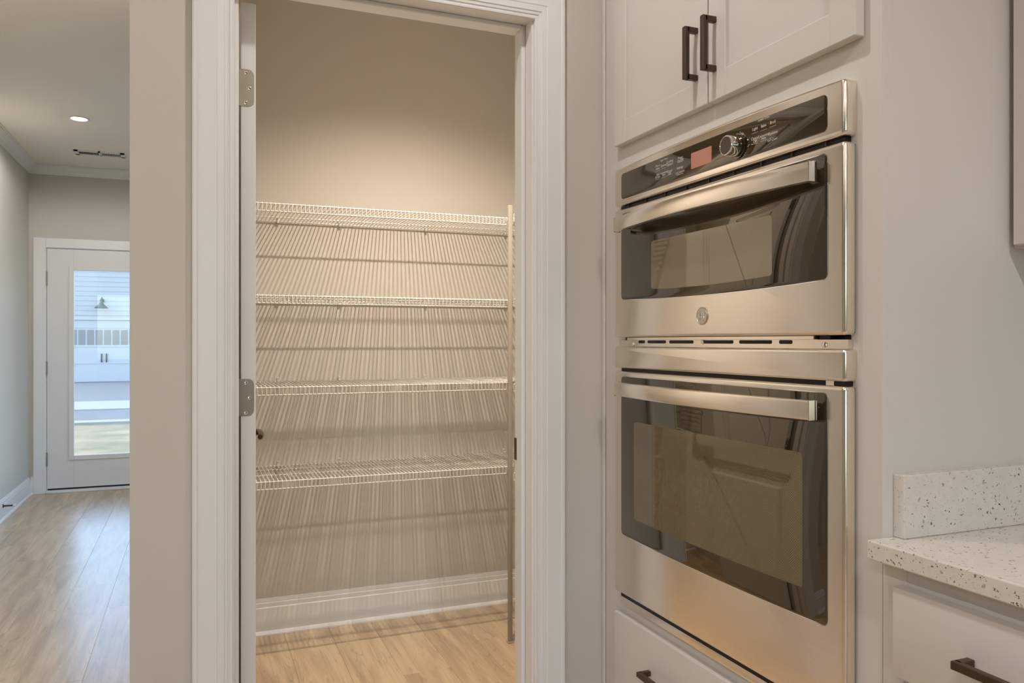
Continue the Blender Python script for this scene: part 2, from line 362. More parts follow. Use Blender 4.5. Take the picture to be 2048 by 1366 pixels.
# crown moulding
CP = [(0, 0), (-.068, 0), (-.068, .008), (-.058, .014), (-.044, .022), (-.028, .042), (-.016, .058), (-.008, .062), (-.008, .070), (0, .070)]
def crown(name, p0, p1, nrm, label):
    p0, p1, nv = Vector(p0), Vector(p1), Vector(nrm)
    d = (p1 - p0).normalized()
    m = MB(); m.strip(CP, lambda p, q: tuple(p0 + d * 0 + nv * q + Vector((0, 0, p))), lambda p, q: tuple(p1 - d * q + nv * q + Vector((0, 0, p))))
    return tag(m.build(name, 'trim', loc=tuple((p0 + p1) / 2)), label, 'crown moulding', kind=S)
crown('trim_2', (XL, 2.7, ZC), (XL, YF, ZC), (1, 0, 0), 'white crown moulding along the left hall wall')
crown('trim_3', (XR, YF, ZC), (XL, YF, ZC), (0, -1, 0), 'white crown moulding above the glass door')

# ------------------------------------------------------------------ pantry doorway casing
tr = thing('trim_1', ((JL + JR) / 2, YW, 0), 'white moulded door casing and jamb of the pantry doorway', 'door casing', kind=S)
CW = [(0, 0), (0, .010), (.0015, .012), (.006, .0125), (.0075, .0105), (.010, .0105), (.012, .013), (.018, .0135), (.020, .0155), (.034, .0160), (.036, .0172), (.060, .0165), (.076, .0165), (.079, .0185), (.086, .0185), (.089, .016), (.089, 0)]
ci0, ci1, cz = JL - .004, JR + .004, JZ - .003
def casing(prof_s, side):
    pr = [(p * prof_s, q) for p, q in CW]; m = MB()
    if side == 'L': m.strip(pr, lambda p, q: (ci0 - p, YW - q, 0), lambda p, q: (ci0 - p, YW - q, cz + p * .09 / (.089 * prof_s)))
    if side == 'R': m.strip(pr, lambda p, q: (ci1 + p, YW - q, 0), lambda p, q: (ci1 + p, YW - q, cz + p * .09 / (.089 * prof_s)))
    if side == 'H': m.strip([(p * .09 / .089, q) for p, q in CW], lambda p, q: (ci0 - p * .083 / .09, YW - q, cz + p), lambda p, q: (ci1 + p * .083 / .09, YW - q, cz + p))
    return m
casing(.083 / .089, 'L').build('casing', 'trim', tr, True, angle=20)
casing(.083 / .089, 'R').build('casing', 'trim', tr, True, angle=20)
casing(1, 'H').build('head_casing', 'trim', tr, True, angle=20)
MB().box(JL - .02, JL, YW, YJ, 0, JZ, .001).build('jamb', 'trim', tr)
MB().box(JR, JR + .02, YW, YJ, 0, JZ, .001).build('jamb', 'trim', tr)
MB().box(JL - .02, JR + .02, YW, YJ, JZ, JZ + .02, .001).build('head_jamb', 'trim', tr)
MB().box(JR - .011, JR, 1.881, 1.917, 0, JZ, .003).build('door_stop_strip', 'trim', tr)
MB().box(JL, JL + .011, 1.881, 1.917, 0, JZ, .003).build('door_stop_strip', 'trim', tr)
MB().box(JL + .011, JR - .011, 1.881, 1.917, JZ - .011, JZ, .003).build('door_stop_strip', 'trim', tr)
m = MB(); m.plate(rrect(1.9285, 1.9555, .906, .965, .003), JR - .0015, JR + .002, 'X')
sp = m.build('strike_plate', 'bronze', tr); sp['label'] = 'dark metal strike plate on the jamb edge'
# small scribe strip where the oven cabinet meets the wall
tag(MB().box(.9962, 1.0022, YW - .014, YW - .0005, 0, ZC - .001, .0028).build('trim_4', 'cabinet', loc=(.995, YW - .01, 0)), 'slim painted scribe strip between wall and oven cabinet', 'trim', kind=S)

# ------------------------------------------------------------------ pantry door, standing open into the pantry
PX0, PX1, PY0, PY1, PZ0, PZ1 = .0976, .1312, 1.9465, 2.655, .012, 2.02
d1 = thing('door_1', ((PX0 + PX1) / 2, PY0, PZ0), 'white panelled pantry door swung open, seen on its hinge edge', 'door', kind=S)
for a, b_ in ((PY0, PY0 + .115), (PY1 - .115, PY1)): MB().box(PX0, PX1, a, b_, PZ0, PZ1, .0015).build('stile', 'doorpaint', d1)
for a, b_ in ((PZ0, .24), (.78, 1.02), (1.87, PZ1)): MB().box(PX0, PX1, PY0 + .115, PY1 - .115, a, b_, .0015).build('rail', 'doorpaint', d1)
for a, b_ in ((.24, .78), (1.02, 1.87)):
    y0, y1 = PY0 + .115, PY1 - .115
    m = MB(); m.box(PX0 + .010, PX1 - .010, y0, y1, a, b_)
    for sgn, xf in ((1, PX1), (-1, PX0)):
        for k in range(2):   # stepped sticking around the panel
            t = .012 * k; dpt = .004 + .003 * k
            xa, xb = sorted((xf - sgn * dpt, xf - sgn * .011))
            m.box(xa, xb, y0 + t, y0 + t + .012, a, b_); m.box(xa, xb, y1 - t - .012, y1 - t, a, b_)
            m.box(xa, xb, y0, y1, a + t, a + t + .012); m.box(xa, xb, y0, y1, b_ - t - .012, b_ - t)
        m.plate(rrect(y0 + .05, y1 - .05, a + .05, b_ - .05, .001, 1), xf - sgn * .0035, xf - sgn * .012, 'X', .006, 2)
    m.build('door_panel', 'doorpaint', d1)
def hinge(zc, mat):
    z0, z1 = zc - .0435, zc + .0435
    r = .013; pts = [(.085, z0), (.1268 - r, z0)]
    pts += [(.1268 - r + r * math.sin(t), z0 + r - r * math.cos(t)) for t in (.4, .8, 1.2, 1.57)] + [(.1268 - r + r * math.cos(t), z1 - r + r * math.sin(t)) for t in (0, .4, .8, 1.2, 1.57)] + [(.085, z1)]
    m = MB(); m.plate(pts, PY0 - .0016, PY0 + .0005, 'Y', .0005, 1)
    m.tube([(.0862, PY0 + .018, z0), (.0862, PY0 + .018, z1)], .0055, 12)
    h = m.build('hinge', mat, d1, True); h['label'] = 'satin metal hinge leaf with rounded corners'
    for sx, sz in ((.109, .0345), (.1172, -.001), (.1086, -.036)):
        c = (sx, PY0 - .0016, zc + sz)
        m = MB(); m.lathe([(.0046, 0), (.0043, -.0007), (.003, -.0012), (0.0001, -.0013)], c, 'Y', 16)
        m.cur = 1
        for ang in (.5, .5 + PI / 2):
            dx, dz = math.cos(ang) * .0024, math.sin(ang) * .0024; nx, nz = -math.sin(ang) * .0006, math.cos(ang) * .0006
            y = c[1] - .0015
            m.add([(c[0] - dx - nx, y, c[2] - dz - nz), (c[0] + dx - nx, y, c[2] + dz - nz), (c[0] + dx + nx, y, c[2] + dz + nz), (c[0] - dx + nx, y, c[2] - dz + nz)], [(0, 1, 2, 3)])
        m.build('screw', ['chrome', 'black'], h, True)
for z in (1.8195, 1.0915, .33): hinge(z, 'nickel')
lv = MB(); ly, lz = 2.592, .938
lv.lathe([(.033, 0), (.033, .004), (.028, .009), (.012, .011), (.011, .045), (.0001, .046)], (PX1, ly, lz), 'X', 28)
lv.tube([(PX1 + .05, ly + .012, lz), (PX1 + .052, ly - .01, lz), (PX1 + .053, ly - .05, lz + .002), (PX1 + .052, ly - .095, lz), (PX1 + .048, ly - .115, lz - .003)], [.009, .0105, .0095, .009, .0075], 14)
lvo = lv.build('lever_handle', 'gold_nickel', d1, True); lvo['label'] = 'satin metal lever handle'
lv = MB(); lv.lathe([(.033, 0), (.033, -.004), (.028, -.009), (.012, -.011), (.011, -.04), (.0001, -.041)], (PX0, ly, lz), 'X', 28)
lv.tube([(PX0 - .045, ly + .012, lz), (PX0 - .045, ly - .05, lz), (PX0 - .042, ly - .11, lz)], [.009, .0095, .0075], 14)
lv.build('lever_handle', 'gold_nickel', d1, True)

# ------------------------------------------------------------------ wire shelves
WIRE = {}
def wire_shelf(z, yf, label, rail_r=.0026):
    """shelf along the back wall; deck wires run front to back and turn down into the lip"""
    x0, x1 = -.005, 1.60; yb = YB - .008
    t = thing('wire_shelf', (.8, (yf + yb) / 2, z), label, 'wire shelf', 'wire shelves on the pantry back wall')
    key = round(yf, 3)
    if key not in WIRE:
        m = MB(); r = .0018
        m.tube([(0, yb + .003, .0), (0, yf + .006, 0), (0, yf, -.004), (0, yf, -.031)], r, 5)
        o = m.build('deck_wire', 'wire', None, True); WIRE[key] = o.data; bpy.data.objects.remove(o)
    n = int((x1 - x0) / .0152)
    for i in range(n + 1):
        o = bpy.data.objects.new('deck_wire', WIRE[key]); COL.objects.link(o); o.parent = t
        o.location = (x0 + i * .0152 - .8, -(yf + yb) / 2, 0)
    dpt = yb - yf
    for y, dz, r in ((yf + .003, -.0035, rail_r), (yf + .0028, -.031, rail_r), (yf + dpt * .40, -.0042, rail_r), (yf + dpt * .745, -.0042, rail_r), (yb, -.0042, rail_r)):
        MB().tube([(x0, y, z + dz), (x1, y, z + dz)], r, 8).build('rail', 'wire', t, True)
    for x in (.07, .32, .575, .958, 1.34):   # plastic wall clips
        m = MB(); m.box(x - .006, x + .006, yb - .007, YB - .0005, z - .012, z + .006, .002)
        m.lathe([(.006, 0), (.0055, -.004), (.002, -.0055), (.0001, -.0055)], (x, YB - .001, z + .012), 'Y', 12)
        m.build('wall_clip', 'wire', t, True)
    return t
wire_shelf(1.7305, 2.985, 'white wire shelf on the back wall, topmost of the four')
wire_shelf(1.394, 2.985, 'white wire shelf on the back wall, second one below the ceiling')
wire_shelf(1.057, 2.995, 'white wire shelf on the back wall, third one below the ceiling')
wire_shelf(.705, 3.035, 'white wire shelf on the back wall, lowest, just above the baseboard')

SW = None
def side_shelf(z, label):
    """shelf along the right pantry wall; mostly hidden behind the door jamb"""
    global SW
    xf, xb, y0, y1 = 1.168, XR - .008, 2.05, 2.885
    t = thing('side_wire_shelf', (1.4, 2.45, z), label, 'wire shelf', 'wire shelves on the right pantry wall')
    if SW is None:
        o = MB().tube([(xb + .003 - 1.4, 0, 0), (xf + .006 - 1.4, 0, 0), (xf - 1.4, 0, -.004), (xf - 1.4, 0, -.031)], .0016, 5).build('deck_wire', 'wire', None, True); SW = o.data; bpy.data.objects.remove(o)
    for i in range(int((y1 - y0) / .0152) + 1):
        o = bpy.data.objects.new('deck_wire', SW); COL.objects.link(o); o.parent = t; o.location = (0, y1 - .003 - i * .0152 - 2.45, 0)
    for x, dz in ((xf + .003, -.0035), (xf + .003, -.031), (1.32, -.0042), (1.48, -.0042), (xb, -.0042)):
        MB().tube([(x, y0, z + dz), (x, y1, z + dz)], .0026, 8).build('rail', 'wire', t, True)
for z, l in ((1.7305, 'topmost'), (1.394, 'second from top'), (1.057, 'third from top'), (.705, 'lowest')):
    side_shelf(z, 'white wire shelf end behind the doorway jamb, ' + l + ' beside the support pole')
m = MB(); m.box(1.1755, 1.1925, 2.9535, 2.9705, .0, 1.776, .003)
po = thing('support_pole', (1.184, 2.962, 0), 'slender off-white shelf support pole standing on the pantry floor', 'pole')
m.build('post', 'pole', po, True)
MB().box(1.172, 1.196, 2.95, 2.974, 0, .006, .002).build('foot', 'pole', po, True)
for z in (1.7305, 1.394, 1.057, .705):
    MB().box(1.178, 1.190, 2.9705, 2.984, z - .03, z - .012, .002).build('clip', 'pole', po, True)

# ------------------------------------------------------------------ lamps
def can(name, x, y, z, watts, size, label, cat='ceiling light', blend=.5, soft=.04, r=.062, col=WARM, grp=None):
    t = thing(name, (x, y, z), label, cat, grp)
    MB().lathe([(r, -.0005), (r * 1.3, -.0005), (r * 1.3, -.004), (r * 1.2, -.007), (r, -.004), (r, -.0005)], (x, y, z), 'Z', 40).build('trim_ring', 'vent', t, True)
    MB().lathe([(.0001, -.0025), (r * .998, -.0025), (r * .998, -.0006), (.0001, -.0006)], (x, y, z), 'Z', 40).build('lens', 'lens', t, True)
    ld = bpy.data.lights.new('lamp', 'SPOT'); ld.energy = watts; ld.spot_size = math.radians(size); ld.spot_blend = blend; ld.shadow_soft_size = soft; ld.color = col
    lo = bpy.data.objects.new('lamp', ld); COL.objects.link(lo); lo.parent = t; lo.location = (0, 0, -.012 - soft * .0)
    return t
can('recessed_light', .83, 2.50, ZP, PANTRY_W, 127, 'round recessed light in the pantry ceiling', blend=1, soft=.020, r=.045, col=(1, .87, .72))
can('recessed_light', -.687, 5.634, ZC, HALL_W, 176, 'glowing recessed light in the hall ceiling near the air vent', blend=.25, r=.046)
can('recessed_light', -.687, 3.3, ZC, HALL_W, 176, 'recessed light in the hall ceiling beside the pantry wall', blend=.25)
K = 'recessed lights in the kitchen ceiling'
for x, y, k in ((.45, 1.28, .66), (.45, -.35, 1.5), (-1.0, -.35, .9), (-1.0, 1.28, .68), (.45, -2.0, 1.1), (-1.0, -2.0, 1.1), (-2.6, .4, 1.1)):  # the lamp furthest left is unseen, added to lift the ambient light
    can('recessed_light', x, y, ZC, KITCHEN_W * k, 168, 'recessed light in the kitchen ceiling', blend=.6, soft=.035, grp=K)

# ceiling register
vx, vy, vw, vh = -.669, 6.625, .335, .15
cv = thing('air_vent', (vx, vy, ZC), 'white louvred air vent in the hall ceiling', 'air vent')
m = MB()
for a in ((vx - vw / 2, vx - vw / 2 + .028, vy - vh / 2, vy + vh / 2), (vx + vw / 2 - .028, vx + vw / 2, vy - vh / 2, vy + vh / 2), (vx - vw / 2, vx + vw / 2, vy - vh / 2, vy - vh / 2 + .03), (vx - vw / 2, vx + vw / 2, vy + vh / 2 - .03, vy + vh / 2), (vx - .008, vx + .008, vy - vh / 2, vy + vh / 2)):
    m.box(a[0], a[1], a[2], a[3], ZC - .007, ZC - .0005)
m.build('frame', 'vent', cv)
MB().box(vx - vw / 2 + .02, vx + vw / 2 - .02, vy - vh / 2 + .02, vy + vh / 2 - .02, ZC - .0015, ZC - .0005).build('duct_shadow', 'dark', cv)
for k in range(22):
    side = -1 if k < 11 else 1; x = vx + side * .014 + side * .0115 * (k % 11 + .3)
    m = MB(); a = .0062; m.add([(x - a, vy - vh / 2 + .028, ZC - .002), (x + a * side * .2, vy - vh / 2 + .028, ZC - .0075), (x + a * side * .2, vy + vh / 2 - .028, ZC - .0075), (x - a, vy + vh / 2 - .028, ZC - .002)], [(0, 1, 2, 3)])
    m.build('slat', 'vent', cv)

# ------------------------------------------------------------------ glass door at the end of the hall
tr5 = thing('trim_5', (-.66, YF, 0), 'white casing around the glass door', 'door casing', kind=S)
MB().box(DX0 - .094, DX0 - .006, YF - .018, YF, 0, 2.056, .003).build('casing', 'trim', tr5)
MB().box(DX1 + .006, DX1 + .094, YF - .018, YF, 0, 2.056, .003).build('casing', 'trim', tr5)
MB().box(DX0 - .006, DX1 + .006, YF - .018, YF, DZ1 + .006, 2.056, .003).build('head_casing', 'trim', tr5)
MB().box(DX0 - .025, DX0 - .004, YF, YF + .14, 0, DZ1 + .02).build('jamb', 'trim', tr5)
MB().box(DX1 + .004, DX1 + .025, YF, YF + .14, 0, DZ1 + .02).build('jamb', 'trim', tr5)
MB().box(DX0 - .004, DX1 + .004, YF, YF + .14, DZ1 + .005, DZ1 + .02).build('head_jamb', 'trim', tr5)
th = MB().box(DX0 - .004, DX1 + .004, YF - .03, YF + .14, 0, .022, .004).build('threshold', 'trim', tr5)
d2 = thing('door_2', (-.66, YF + .02, .03), 'white door with one tall glass pane at the end of the hall', 'door', kind=S)
gx0, gx1, gz0, gz1 = -.925, -.401, .291, 1.805
dy0, dy1 = YF + .004, YF + .048
MB().box(DX0, gx0, dy0, dy1, .035, DZ1, .002).build('stile', 'doorpaint', d2)
MB().box(gx1, DX1, dy0, dy1, .035, DZ1, .002).build('stile', 'doorpaint', d2)
MB().box(gx0, gx1, dy0, dy1, .035, gz0, .002).build('rail', 'doorpaint', d2)
MB().box(gx0, gx1, dy0, dy1, gz1, DZ1, .002).build('rail', 'doorpaint', d2)
MB().box(DX0 + .002, DX1 - .002, dy0 + .006, dy1 - .004, .023, .035).build('door_sweep', 'black', d2)
for a in ((gx0 - .034, gx0 + .004, gz0 - .034, gz1 + .034), (gx1 - .004, gx1 + .034, gz0 - .034, gz1 + .034), (gx0 + .004, gx1 - .004, gz0 - .034, gz0 + .004), (gx0 + .004, gx1 - .004, gz1 - .004, gz1 + .034)):
    MB().box(a[0], a[1], dy0 - .009, dy0, a[2], a[3], .004).build('glass_stop', 'doorpaint', d2)
MB().box(gx0, gx1, dy0 + .018, dy0 + .024, gz0, gz1).build('pane', 'pane', d2)
for z in (1.730, 1.006, .273):
    m = MB(); m.tube([(DX0 - .003, dy0 - .007, z - .054), (DX0 - .003, dy0 - .007, z + .054)], .0075, 12)
    for k in (-.054, .054): m.lathe([(.0001, k - .004), (.006, k - .003), (.006, k + .003), (.0001, k + .004)], (DX0 - .003, dy0 - .007, z), 'Z', 10)
    h = m.build('hinge', 'nickel', d2, True); h['label'] = 'dull metal hinge knuckle'
m = MB(); m.lathe([(.03, 0), (.03, -.006), (.012, -.01), (.011, -.05), (.0001, -.051)], (DX1 - .06, dy0, .96), 'Y', 24)
m.tube([(DX1 - .055, dy0 - .048, .96), (DX1 - .17, dy0 - .045, .958)], .009, 12); m.build('lever_handle', 'bronze', d2, True)
# rigid door stop screwed to the hall baseboard
ds = thing('door_stop', (XL + .0145, 6.28, .098), 'small dark rod door stop on the hall baseboard', 'door stop')
MB().lathe([(.013, 0), (.013, .004), (.006, .007), (.0055, .062), (.0001, .062)], (XL + .0145, 6.28, .098), 'X', 16).build('rod', 'bronze', ds, True)
MB().lathe([(.009, .060), (.010, .064), (.0095, .076), (.006, .079), (.0001, .079)], (XL + .0145, 6.28, .098), 'X', 16).build('rubber_tip', 'rubber', ds, True)

# ------------------------------------------------------------------ oven cabinet
XO, XF, XD = .977, 1.0025, .9825
CY0, CY1 = .9286, 1.8394
OC = thing('oven_cabinet', (1.3, 1.378, 0), 'tall painted cabinet housing the built-in double oven', 'cabinet')
c = 'cabinet'
MB().box(XF + .019, XR - .001, CY0, CY0 + .018, 0, 2.45, .001).build('side_panel', c, OC)
MB().box(XF + .019, XR - .001, CY1 - .018, CY1, 0, 2.45, .001).build('side_panel', c, OC)
MB().box(XR - .014, XR - .002, CY0 + .018, CY1 - .018, .1, 2.43).build('back_panel', c, OC)
MB().box(XF + .019, XR - .014, CY0 + .018, CY1 - .018, 2.432, 2.45).build('top_panel', c, OC)
MB().box(XF + .019, XR - .014, CY0 + .018, CY1 - .018, .545, .563).build('oven_shelf', c, OC)
MB().box(XF + .019, XR - .014, CY0 + .018, CY1 - .018, 1.672, 1.69).build('oven_shelf', c, OC)
MB().box(XF, XF + .019, CY0, .992, .1, 2.45).build('stile', c, OC)
MB().box(XF, XF + .019, 1.724, CY1, .1, 2.45).build('stile', c, OC)
for a, b_ in ((.1, .13), (.53, .592), (1.648, 1.75), (2.40, 2.45)): MB().box(XF, XF + .019, .992, 1.724, a, b_).build('rail', c, OC)
MB().box(XF + .06, XF + .075, CY0, CY1, 0, .1).build('toe_kick', c, OC)
def pull(parent, c0, axis, L, xs, so=.033, w_=.0115):
    """square bar pull; c0 = centre on the face, axis Y or Z, xs = face X"""
    y, z = c0; m = MB(); h = L / 2
    if axis == 'Z':
        m.box(xs - so, xs - so + w_, y - w_ / 2, y + w_ / 2, z - h, z + h, .0012)
        for s_ in (-1, 1): m.box(xs - so + w_ * .5, xs, y - w_ / 2, y + w_ / 2, z + s_ * (h - w_ / 2) - w_ / 2, z + s_ * (h - w_ / 2) + w_ / 2, .0012)
    else:
        m.box(xs - so, xs - so + w_, y - h, y + h, z - w_ / 2, z + w_ / 2, .0012)
        for s_ in (-1, 1): m.box(xs - so + w_ * .5, xs, y + s_ * (h - w_ / 2) - w_ / 2, y + s_ * (h - w_ / 2) + w_ / 2, z - w_ / 2, z + w_ / 2, .0012)
    o = m.build('pull_handle', 'bronze', parent); o['label'] = 'dark bronze square bar pull'; return o
def shaker(parent, name, y0, y1, z0, z1, xf, st=.056, th=.02):
    """five-piece door or drawer front as one part: frame proud of a recessed flat panel"""
    m = MB(); xb = xf + th
    m.box(xf, xb, y0, y0 + st, z0, z1, .0015, 1); m.box(xf, xb, y1 - st, y1, z0, z1, .0015, 1)
    m.box(xf + .0002, xb, y0 + st - .002, y1 - st + .002, z0, z0 + st, .0015, 1); m.box(xf + .0002, xb, y0 + st - .002, y1 - st + .002, z1 - st, z1, .0015, 1)
    m.box(xf + .0095, xb - .003, y0 + st - .004, y1 - st + .004, z0 + st - .004, z1 - st + .004)
    return m.build(name, 'cabinet', parent)
XDb = XF - .0005
da = shaker(OC, 'door', 1.3585, 1.7486, 1.7155, 2.42, XD, th=XDb - XD)
db = shaker(OC, 'door', .9635, 1.3545, 1.7155, 2.42, XD, th=XDb - XD)
pull(da, (1.3945, 1.829), 'Z', .111, XD)
pull(db, (1.3315, 1.829), 'Z', .111, XD)
m = MB(); m.plate([(.9635, .13), (1.7486, .13), (1.7486, .5415), (.9635, .5415)], XD, XDb, 'X', .003, 2)
dr = m.build('drawer_front', c, OC, True)
pull(dr, (1.5235, .449), 'Y', .125, XD); pull(dr, (1.193, .449), 'Y', .125, XD)

# ------------------------------------------------------------------ double wall oven
OY0, OY1 = .980, 1.736
OV = thing('wall_oven', (1.25, 1.358, .564), 'stainless steel built-in microwave and oven stack with dark glass', 'oven')
MB().box(XF + .002, 1.55, .9945, 1.7215, .566, 1.646).build('body', 'black', OV)
cp = MB().plate(rrect(OY0, OY1, 1.560, 1.652, .0075, 4, arch=.008), XO, XF - .0004, 'X', .0065, 4).build('control_panel', 'steel', OV, True, angle=50)
m = MB(); m.plate(rrect(1.018, 1.7014, 1.574, 1.6365, .010, 5, arch=.003), XO - .0008, XO + .004, 'X', .0006, 2)
m.build('panel_glass', 'glass_black', cp, True)
MB().plate(rrect(1.334, 1.4053, 1.589, 1.6225, .001, 2), XO - .0012, XO, 'X').build('display', 'display', cp)
m = MB(); kc = (XO - .0008, 1.2488, 1.6005)
m.lathe([(.0235, 0), (.0235, -.0035), (.0195, -.004), (.0195, -.008)], kc, 'X', 40); m.build('knob_base', 'glass_black', cp, True)
m = MB(); m.lathe([(.0188, -.004), (.0198, -.008), (.0198, -.028), (.0185, -.0305), (.0172, -.031), (.0168, -.0300)], kc, 'X', 48); m.build('knob_ring', 'chrome', cp, True)
m = MB(); m.lathe([(.017, -.029), (.0168, -.0302), (.0001, -.0303)], kc, 'X', 40); m.build('knob_face', 'knobface', cp, True)

# printed legends on the control glass
PTS = []
def text(body, y, z, size, xs=XO - .0010, mb=None, rot=0):
    cu = bpy.data.curves.new('t', 'FONT'); cu.body = body; cu.size = size; cu.align_x = 'CENTER'; cu.align_y = 'CENTER'; cu.space_line = .78; cu.resolution_u = 2
    o = bpy.data.objects.new('t', cu); COL.objects.link(o)
    dg = bpy.context.evaluated_depsgraph_get(); me = bpy.data.meshes.new_from_object(o.evaluated_get(dg))
    ca, sa = math.cos(rot), math.sin(rot)
    mb.add([(xs, y - (v.co.x * ca - v.co.y * sa), z + v.co.x * sa + v.co.y * ca) for v in me.vertices], [tuple(p.vertices) for p in me.polygons])
    bpy.data.objects.remove(o); bpy.data.curves.remove(cu); bpy.data.meshes.remove(me)
TX = MB(); BAR = MB()
def legend(body, y, z, size=.0078, line=None):
    text(body, y, z, size, mb=TX)
    if line is not None: BAR.add([(XO - .0010, y - .0095, line - .0002), (XO - .0010, y + .0095, line - .0002), (XO - .0010, y + .0095, line + .0002), (XO - .0010, y - .0095, line + .0002)], [(0, 1, 2, 3)])
LEG = [('Upper Oven', 1.5102, 1.6322, 0.006, None),
       ('Micro\nwave', 1.535, 1.6203, 0.0078, 1.6116),
       ('Defrost', 1.5107, 1.6194, 0.0078, 1.613),
       ('Cooking\nOptions', 1.4865, 1.6203, 0.0078, 1.6143),
       ('Timer\nOn/Off', 1.4458, 1.6192, 0.0078, 1.6131),
       ('Settings', 1.4468, 1.6013, 0.0078, None),
       ('Lock Controls\nHold 3 Sec', 1.4468, 1.5893, 0.0058, None),
       ('Add\n30 Sec', 1.535, 1.6005, 0.0078, 1.5923),
       ('Convection\nBake', 1.5102, 1.6005, 0.0064, 1.5925),
       ('Cancel\nOff', 1.4871, 1.5988, 0.0078, 1.5937),
       ('Back', 1.241, 1.6226, 0.0078, 1.6147),
       ('Start\nPause', 1.241, 1.6031, 0.0078, 1.5944),
       ('Lower Oven', 1.175, 1.6362, 0.0064, None),
       ('Light', 1.1998, 1.6234, 0.0078, 1.6157),
       ('Bake', 1.1757, 1.623, 0.0078, 1.615),
       ('Broil', 1.1506, 1.6234, 0.0078, 1.6157),
       ('Cancel\nOff', 1.2001, 1.6025, 0.0078, 1.5953),
       ('Convection\nBake', 1.1753, 1.6025, 0.0066, 1.5954),
       ('Options', 1.151, 1.6036, 0.0078, 1.5955),
       ('Self Clean', 1.152, 1.5917, 0.0066, None)]
for a in LEG: legend(*a)
for k, ch in enumerate('Turn to Select'):
    ang = math.radians(52 - k * 8); 
    if ch != ' ': text(ch, kc[1] + math.sin(ang) * .0265, kc[2] + math.cos(ang) * .0265, .0055, mb=TX, rot=ang)
for k, ch in enumerate('Press to Enter'):
    ang = math.radians(-52 + k * 8)
    if ch != ' ': text(ch, kc[1] - math.sin(ang) * .0265, kc[2] - math.cos(ang) * .0265, .0055, mb=TX, rot=ang)
TX.build('printed_legend', 'letter', cp); BAR.build('legend_line', 'letter', cp)

# vent gap between control panel and microwave door
MB().box(XO + .012, XF - .0004, OY0 + .012, OY1 - .012, 1.5525, 1.5592).build('vent_gap', 'black', OV)
for k in range(9):
    y = OY0 + .05 + k * .0815
    MB().box(XO + .0085, XO + .0125, y, y + .003, 1.5530, 1.5588).build('vent_rib', 'knobface', OV)

def door_handle(parent, z0, z1):
    ya, yb, N = 1.034, 1.690, 24
    def X(y): u = (y - 1.362) / .328; return .950 - .023 * (1 - u * u)
    zc, hh, dp = (z0 + z1) / 2, (z1 - z0) / 2, .014
    sec = [(0, -hh + .003), (.0012, -hh + .0008), (.004, -hh), (dp - .003, -hh), (dp, -hh + .003), (dp, hh - .003), (dp - .003, hh), (.004, hh), (.0012, hh - .0008), (0, hh - .003)]
    V = []; F = []; n = len(sec)
    for i in range(N + 1):
        y = ya + (yb - ya) * i / N; V += [(X(y) + q, y, zc + r) for q, r in sec]
    for i in range(N):
        for k in range(n): F.append((i * n + k, i * n + (k + 1) % n, (i + 1) * n + (k + 1) % n, (i + 1) * n + k))
    F += [tuple(range(n))[::-1], tuple(range(N * n, (N + 1) * n))]
    m = MB(); m.add(V, F); h = m.build('handle', 'steel', parent, True, angle=40); h['label'] = 'bowed brushed steel handle bar'
    for y, s_ in ((ya, -1), (yb, 1)):
        m = MB(); m.box(X(y) - .0006, X(y) + .0180, y, y + s_ * .0022, z0 - .0006, z1 + .0006, .0008, 1); m.build('handle_cap', 'chrome', parent)
        m = MB(); yy = y - s_ * .020; m.box(X(yy) + .012, XO - .0004, yy - .009, yy + .009, z0 + .005, z1 - .005, .002, 2); m.build('handle_post', 'chrome', parent)

def glazed(name, z0, z1, g0, g1, w_, hz, sag, mat):
    d = MB().plate(rrect(OY0, OY1, z0, z1, .0075, 4), XO, XF - .0045, 'X', .0065, 4).build(name, 'steel', OV, True, angle=50)
    m = MB(); m.plate(rrect(1.016, 1.7033, g0 - .0018, g1 + .0018, .0115, 5, sag=sag), XO - .0004, XO + .004, 'X', .0004, 1); m.build('glass_rim', 'chrome', d, True)
    m = MB(); m.plate(rrect(1.018, 1.7014, g0, g1, .010, 5, sag=sag), XO - .0009, XO + .004, 'X', .0005, 2); m.build('door_glass', 'glass_black', d, True)
    m = MB(); m.plate(rrect(w_[0], w_[1], w_[2], w_[3], .006, 4, sag=sag * .6), XO - .00115, XO, 'X'); m.build('window_screen', mat, d)
    door_handle(d, *hz)
    return d
mw = glazed('microwave_door', 1.2335, 1.5505, 1.327, 1.537, (1.1528, 1.5633, 1.3440, 1.4545), (1.4915, 1.5255), .0075, 'glass_window')
od = glazed('oven_door', .5985, 1.1500, .748, 1.1365, (1.075, 1.6397, .796, 1.0300), (1.0905, 1.1240), .006, 'glass_mesh')
gk = MB().box(XF - .0045, XF - .0004, OY0 + .0035, OY1 - .0035, .602, 1.147).build('door_gasket', 'black', OV)
gk = MB().box(XF - .0045, XF - .0004, OY0 + .0035, OY1 - .0035, 1.237, 1.547).build('door_gasket', 'black', OV)
